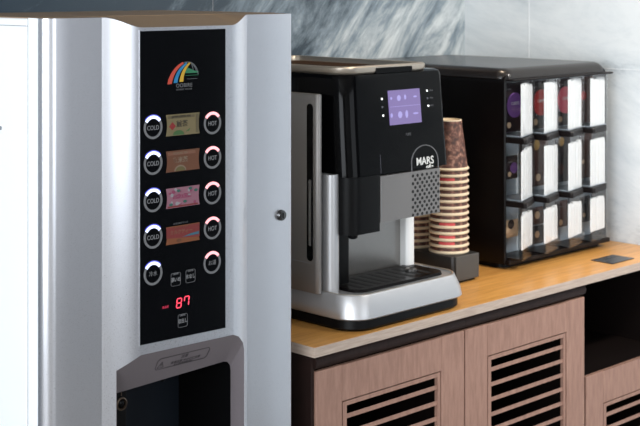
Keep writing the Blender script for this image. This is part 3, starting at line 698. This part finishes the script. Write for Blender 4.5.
for ri, (z0, z1) in enumerate(rows):
    for ci in range(NCOL):
        x0 = RX0+.0065+ci*PW; x1 = x0+PW-.002; p = PR[ci]; Bp = Vector((x0+.012, RY-p)); Cp = Vector((x1+.003, RY-.004))
        # clear bin: left wall, slanting front, right wall, floor
        bm = bmesh.new(); t = .0012
        def wall(a, b, zz0=z0, zz1=z1):
            d = (b-a).normalized(); nn = Vector((-d.y, d.x))*t
            loft(bm, [[(q.x, q.y, z) for q in (a, b, b+nn, a+nn)] for z in (zz0, zz1)])
        wall(Bp, Vector((x0+.002, .232))); wall(Cp, Bp); wall(Vector((x1-.001, .232)), Cp)
        bn = obj('bin', bm, 'clear', rk)
        bn['label'] = 'clear bin, %s row, %s column' % (roww[ri], colw[ci])
        bk = bmesh.new(); box(bk, x0+.001, x1-.001, .233, .2365, z0-.003, z1); obj('bin_back', bk, 'binback', bn)
        fl = [(x0+.0035, .232), (x0+.0125, Bp.y+.004), (Cp.x-.002, Cp.y+.004), (x1-.006, .232)]
        bk = bmesh.new(); loft(bk, [[(x, y, z) for x, y in fl] for z in (z0, z0+.002)]); obj('bin_floor', bk, 'rackblack' if ri == 2 else 'binback', bn)
        # white sachets standing behind the slanting front
        d = (Cp-Bp); L = d.length; d.normalize(); nn = Vector((-d.y, d.x))
        if nn.y < 0: nn = -nn
        NS = 5; a0 = .002; pw = (L-.010)/NS
        for k in range(NS):
            bm = bmesh.new(); rr = random.Random(ri*100+ci*10+k)
            dz = rr.uniform(-.006, .0); off = .0018+rr.uniform(0, .0016)
            zt = z1-.006+dz-(.012 if ri else 0); zb = z0+(.003 if ri < 2 else .026)
            w = pw*.97; A0 = Bp+d*(a0+k*pw)+nn*off
            dep = .0025 if k == 0 else (.006 if k == 1 else .012)
            sec_ = [A0+nn*.0018, A0+d*(w*.14), A0+d*(w*.86), A0+d*w+nn*.0018, A0+d*w+nn*dep, A0+nn*dep]
            cc = A0+d*(w/2)+nn*(dep/2)
            loft(bm, [[(q.x, q.y, zb) for q in sec_], [(q.x, q.y, zt-.012) for q in sec_], [(cc.x+(q.x-cc.x)*.95, cc.y+(q.y-cc.y)*.55, zt) for q in sec_]])
            o = obj('sachet', bm, 'sachetwhite', None)
            tag(o, 'white sachet standing in the clear bin, %s row, %s column from left' % (roww[ri], colw[ci]), 'sachet', 'white sachets in %s row bin %s' % (roww[ri], colw[ci]))
            if ri == 0 and ci == 3 and k > 1: pass
        # printed sachet behind the left clear wall
def printed(ri, ci, xa, xb, za, zb, m, label, circle=None, dot=None, y=None, lines=True):
    x0 = RX0+.0065+ci*PW; y = y or .1985
    bm = bmesh.new(); zz0, zz1 = za, zb
    xx = [(x0+xa, .0), (x0+xb, .0)]
    loft(bm, [[(x0+xa, y-h, z), (x0+(xa+xb)/2, y-h*2.2, z), (x0+xb, y-h, z), (x0+xb, y+h+.002, z), (x0+xa, y+h+.002, z)] for z, h in ((zz0, .0004), (zz0+.006, .0012), (zz1-.006, .0012), (zz1, .0004))])
    o = obj('coffee_sachet', bm, m, None); o.location = (0, 0, 0)
    tag(o, label, 'sachet')
    if circle:
        cm_, cx_, cz_, r_ = circle; obj('round_print', fprism(bmesh.new(), circ(x0+cx_, cz_, r_, 26), y-.0040, y-.0022), cm_, o)
        text(o, 'CAFFE', x0+cx_, y-.0042, cz_+.004, .012, 'letter') if r_ > .02 else None
    if dot:
        cm_, cx_, cz_, r_ = dot; obj('small_print', fprism(bmesh.new(), circ(x0+cx_, cz_, r_, 16), y-.0040, y-.0022), cm_, o)
    if lines: obj('print_line', fprism(bmesh.new(), rect(x0+xa+.010, x0+xa+.026, zz1-.017, zz1-.014), y-.0036, y-.0020), 'print_grey', o)
    return o
b0, b1, b2 = rows
printed(0, 0, .004, .092, 1.2250, 1.3500, 'sdark', 'dark sachet with large purple circle, top left bin of the rack', ('purple', .046, 1.2930, .032), ('cream', .022, 1.2430, .0075))
printed(0, 1, .004, .086, 1.2250, 1.3500, 'sdark', 'dark sachet with red circle, top row beside the purple one', ('red', .046, 1.2930, .034), ('cream', .022, 1.2430, .0085))
printed(0, 2, .004, .080, 1.2250, 1.3500, 'sdark', 'dark sachet with pink circle, top row, third bin', ('pink', .044, 1.2930, .036), ('cream', .020, 1.2430, .0080))
printed(0, 3, .004, .070, 1.2250, 1.3500, 'sbrown', 'reddish brown sachet in the top right bin', None, ('red', .016, 1.300, .012))
printed(1, 0, .010, .060, 1.1050, 1.1640, 'sdark', 'small dark sachet with violet print, middle row left bin', ('purple', .042, 1.1330, .014), ('cream', .024, 1.1180, .0065))
printed(1, 1, .004, .080, 1.0750, 1.1960, 'sbrown', 'brown sachet with gold circle at top, middle row second bin', ('gold', .026, 1.1830, .0135), ('cream', .034, 1.098, .010))
printed(1, 2, .004, .070, 1.0750, 1.1960, 'sdark', 'dark sachet with gold circle at top, middle row third bin', ('gold', .024, 1.1830, .0125), ('sbrown', .024, 1.110, .014))
printed(1, 3, .004, .060, 1.0750, 1.1960, 'sbrown', 'brown sachet in the middle row right bin', None, ('cream', .014, 1.120, .006), lines=False)
printed(2, 0, .012, .062, .9560, 1.0000, 'cream', 'small beige and black sachet, bottom left bin', None, ('sdark', .030, .990, .012), lines=False)
printed(2, 1, .008, .060, .9750, 1.0200, 'sbrown', 'upper small brown sachet in bottom row, second bin', None, ('cream', .030, 1.000, .010), lines=False)
printed(2, 1, .008, .060, .9250, .9720, 'sdark', 'lower small dark sachet in bottom row, second bin', None, ('cream', .028, .950, .009), lines=False, y=.1975)
printed(2, 2, .006, .056, .9550, 1.0250, 'sbrown', 'small brown sachet in bottom row, third bin', None, ('cream', .022, .968, .008))
printed(2, 3, .006, .050, .9550, 1.0250, 'sdark', 'small dark brown sachet in the bottom right bin', None, ('cream', .018, .975, .006))

# flush plate in the worktop
pt = empty('socket_plate', (1.15, .068, TOP), 'dark square metal plate set into the worktop in front of rack, far right', 'plate')
obj('cover', B(1.100, 1.202, .034, .101, TOP+.0002, TOP+.0022, .0008), 'plate', pt)
obj('hinge_line', B(1.104, 1.198, .078, .0785, TOP+.0022, TOP+.0025), 'hole', pt)

# ------------------------------------------------------------------ light
def area(name, loc, rot, sx, sy, e, col):
    l = bpy.data.lights.new(name, 'AREA'); l.shape = 'RECTANGLE'; l.size = sx; l.size_y = sy; l.energy = e; l.color = col
    o = bpy.data.objects.new(name, l); COL.objects.link(o); o.location = loc; o.rotation_euler = rot; return o
area('window_light_left', (XL+.01, -1.7, 1.55), (PI/2, 0, -PI/2), 2.9, 1.85, 150, (.90, .95, 1))
area('window_light_front', (.275, YF+.01, 1.5), (PI/2, 0, 0), 1.9, 1.95, 26, (.93, .96, 1))  # fill added from the front to lift the doors and the dispenser's bulge
def lamp(x, y, e, col=(1, .80, .58), ang=100):
    l = bpy.data.lights.new('downlight', 'SPOT'); l.energy = e; l.color = col; l.spot_size = math.radians(ang); l.spot_blend = .7; l.shadow_soft_size = .12
    o = bpy.data.objects.new('downlight', l); COL.objects.link(o); o.location = (x, y, ZC-.02)
lamp(.85, .22, 42)
l = bpy.data.lights.new('ceiling_spot', 'SPOT'); l.energy = 215; l.color = (1, .94, .87); l.spot_size = math.radians(66); l.spot_blend = 1; l.shadow_soft_size = .12  # unseen spot added to brighten the right wall and doors
o = bpy.data.objects.new('ceiling_spot', l); COL.objects.link(o); o.location = (1.0, -1.45, ZC-.05)
o.rotation_euler = (Vector((1.22, .05, .95))-Vector(o.location)).to_track_quat('-Z', 'Y').to_euler()
w = bpy.data.worlds.new('sky'); S.world = w; w.use_nodes = True; nt = w.node_tree
bg = nt.nodes['Background']; bg.inputs['Color'].default_value = (.80, .90, 1, 1); bg.inputs['Strength'].default_value = 1.5

# ------------------------------------------------------------------ camera
cd = bpy.data.cameras.new('camera'); co = bpy.data.objects.new('camera', cd); COL.objects.link(co)
co.location = CAM; co.rotation_euler = (PI/2, 0, math.radians(45.5-90))
cd.sensor_width = 36; cd.lens = 1350/640*36; cd.shift_y = -(213+15)/640; cd.clip_start = .05
cd.dof.use_dof = True; cd.dof.focus_distance = 2.45; cd.dof.aperture_fstop = 11
S.camera = co
S.view_settings.view_transform = 'Standard'; S.view_settings.look = 'None'; S.view_settings.gamma = 1; S.view_settings.use_curve_mapping = False
S.view_settings.exposure = 0.0
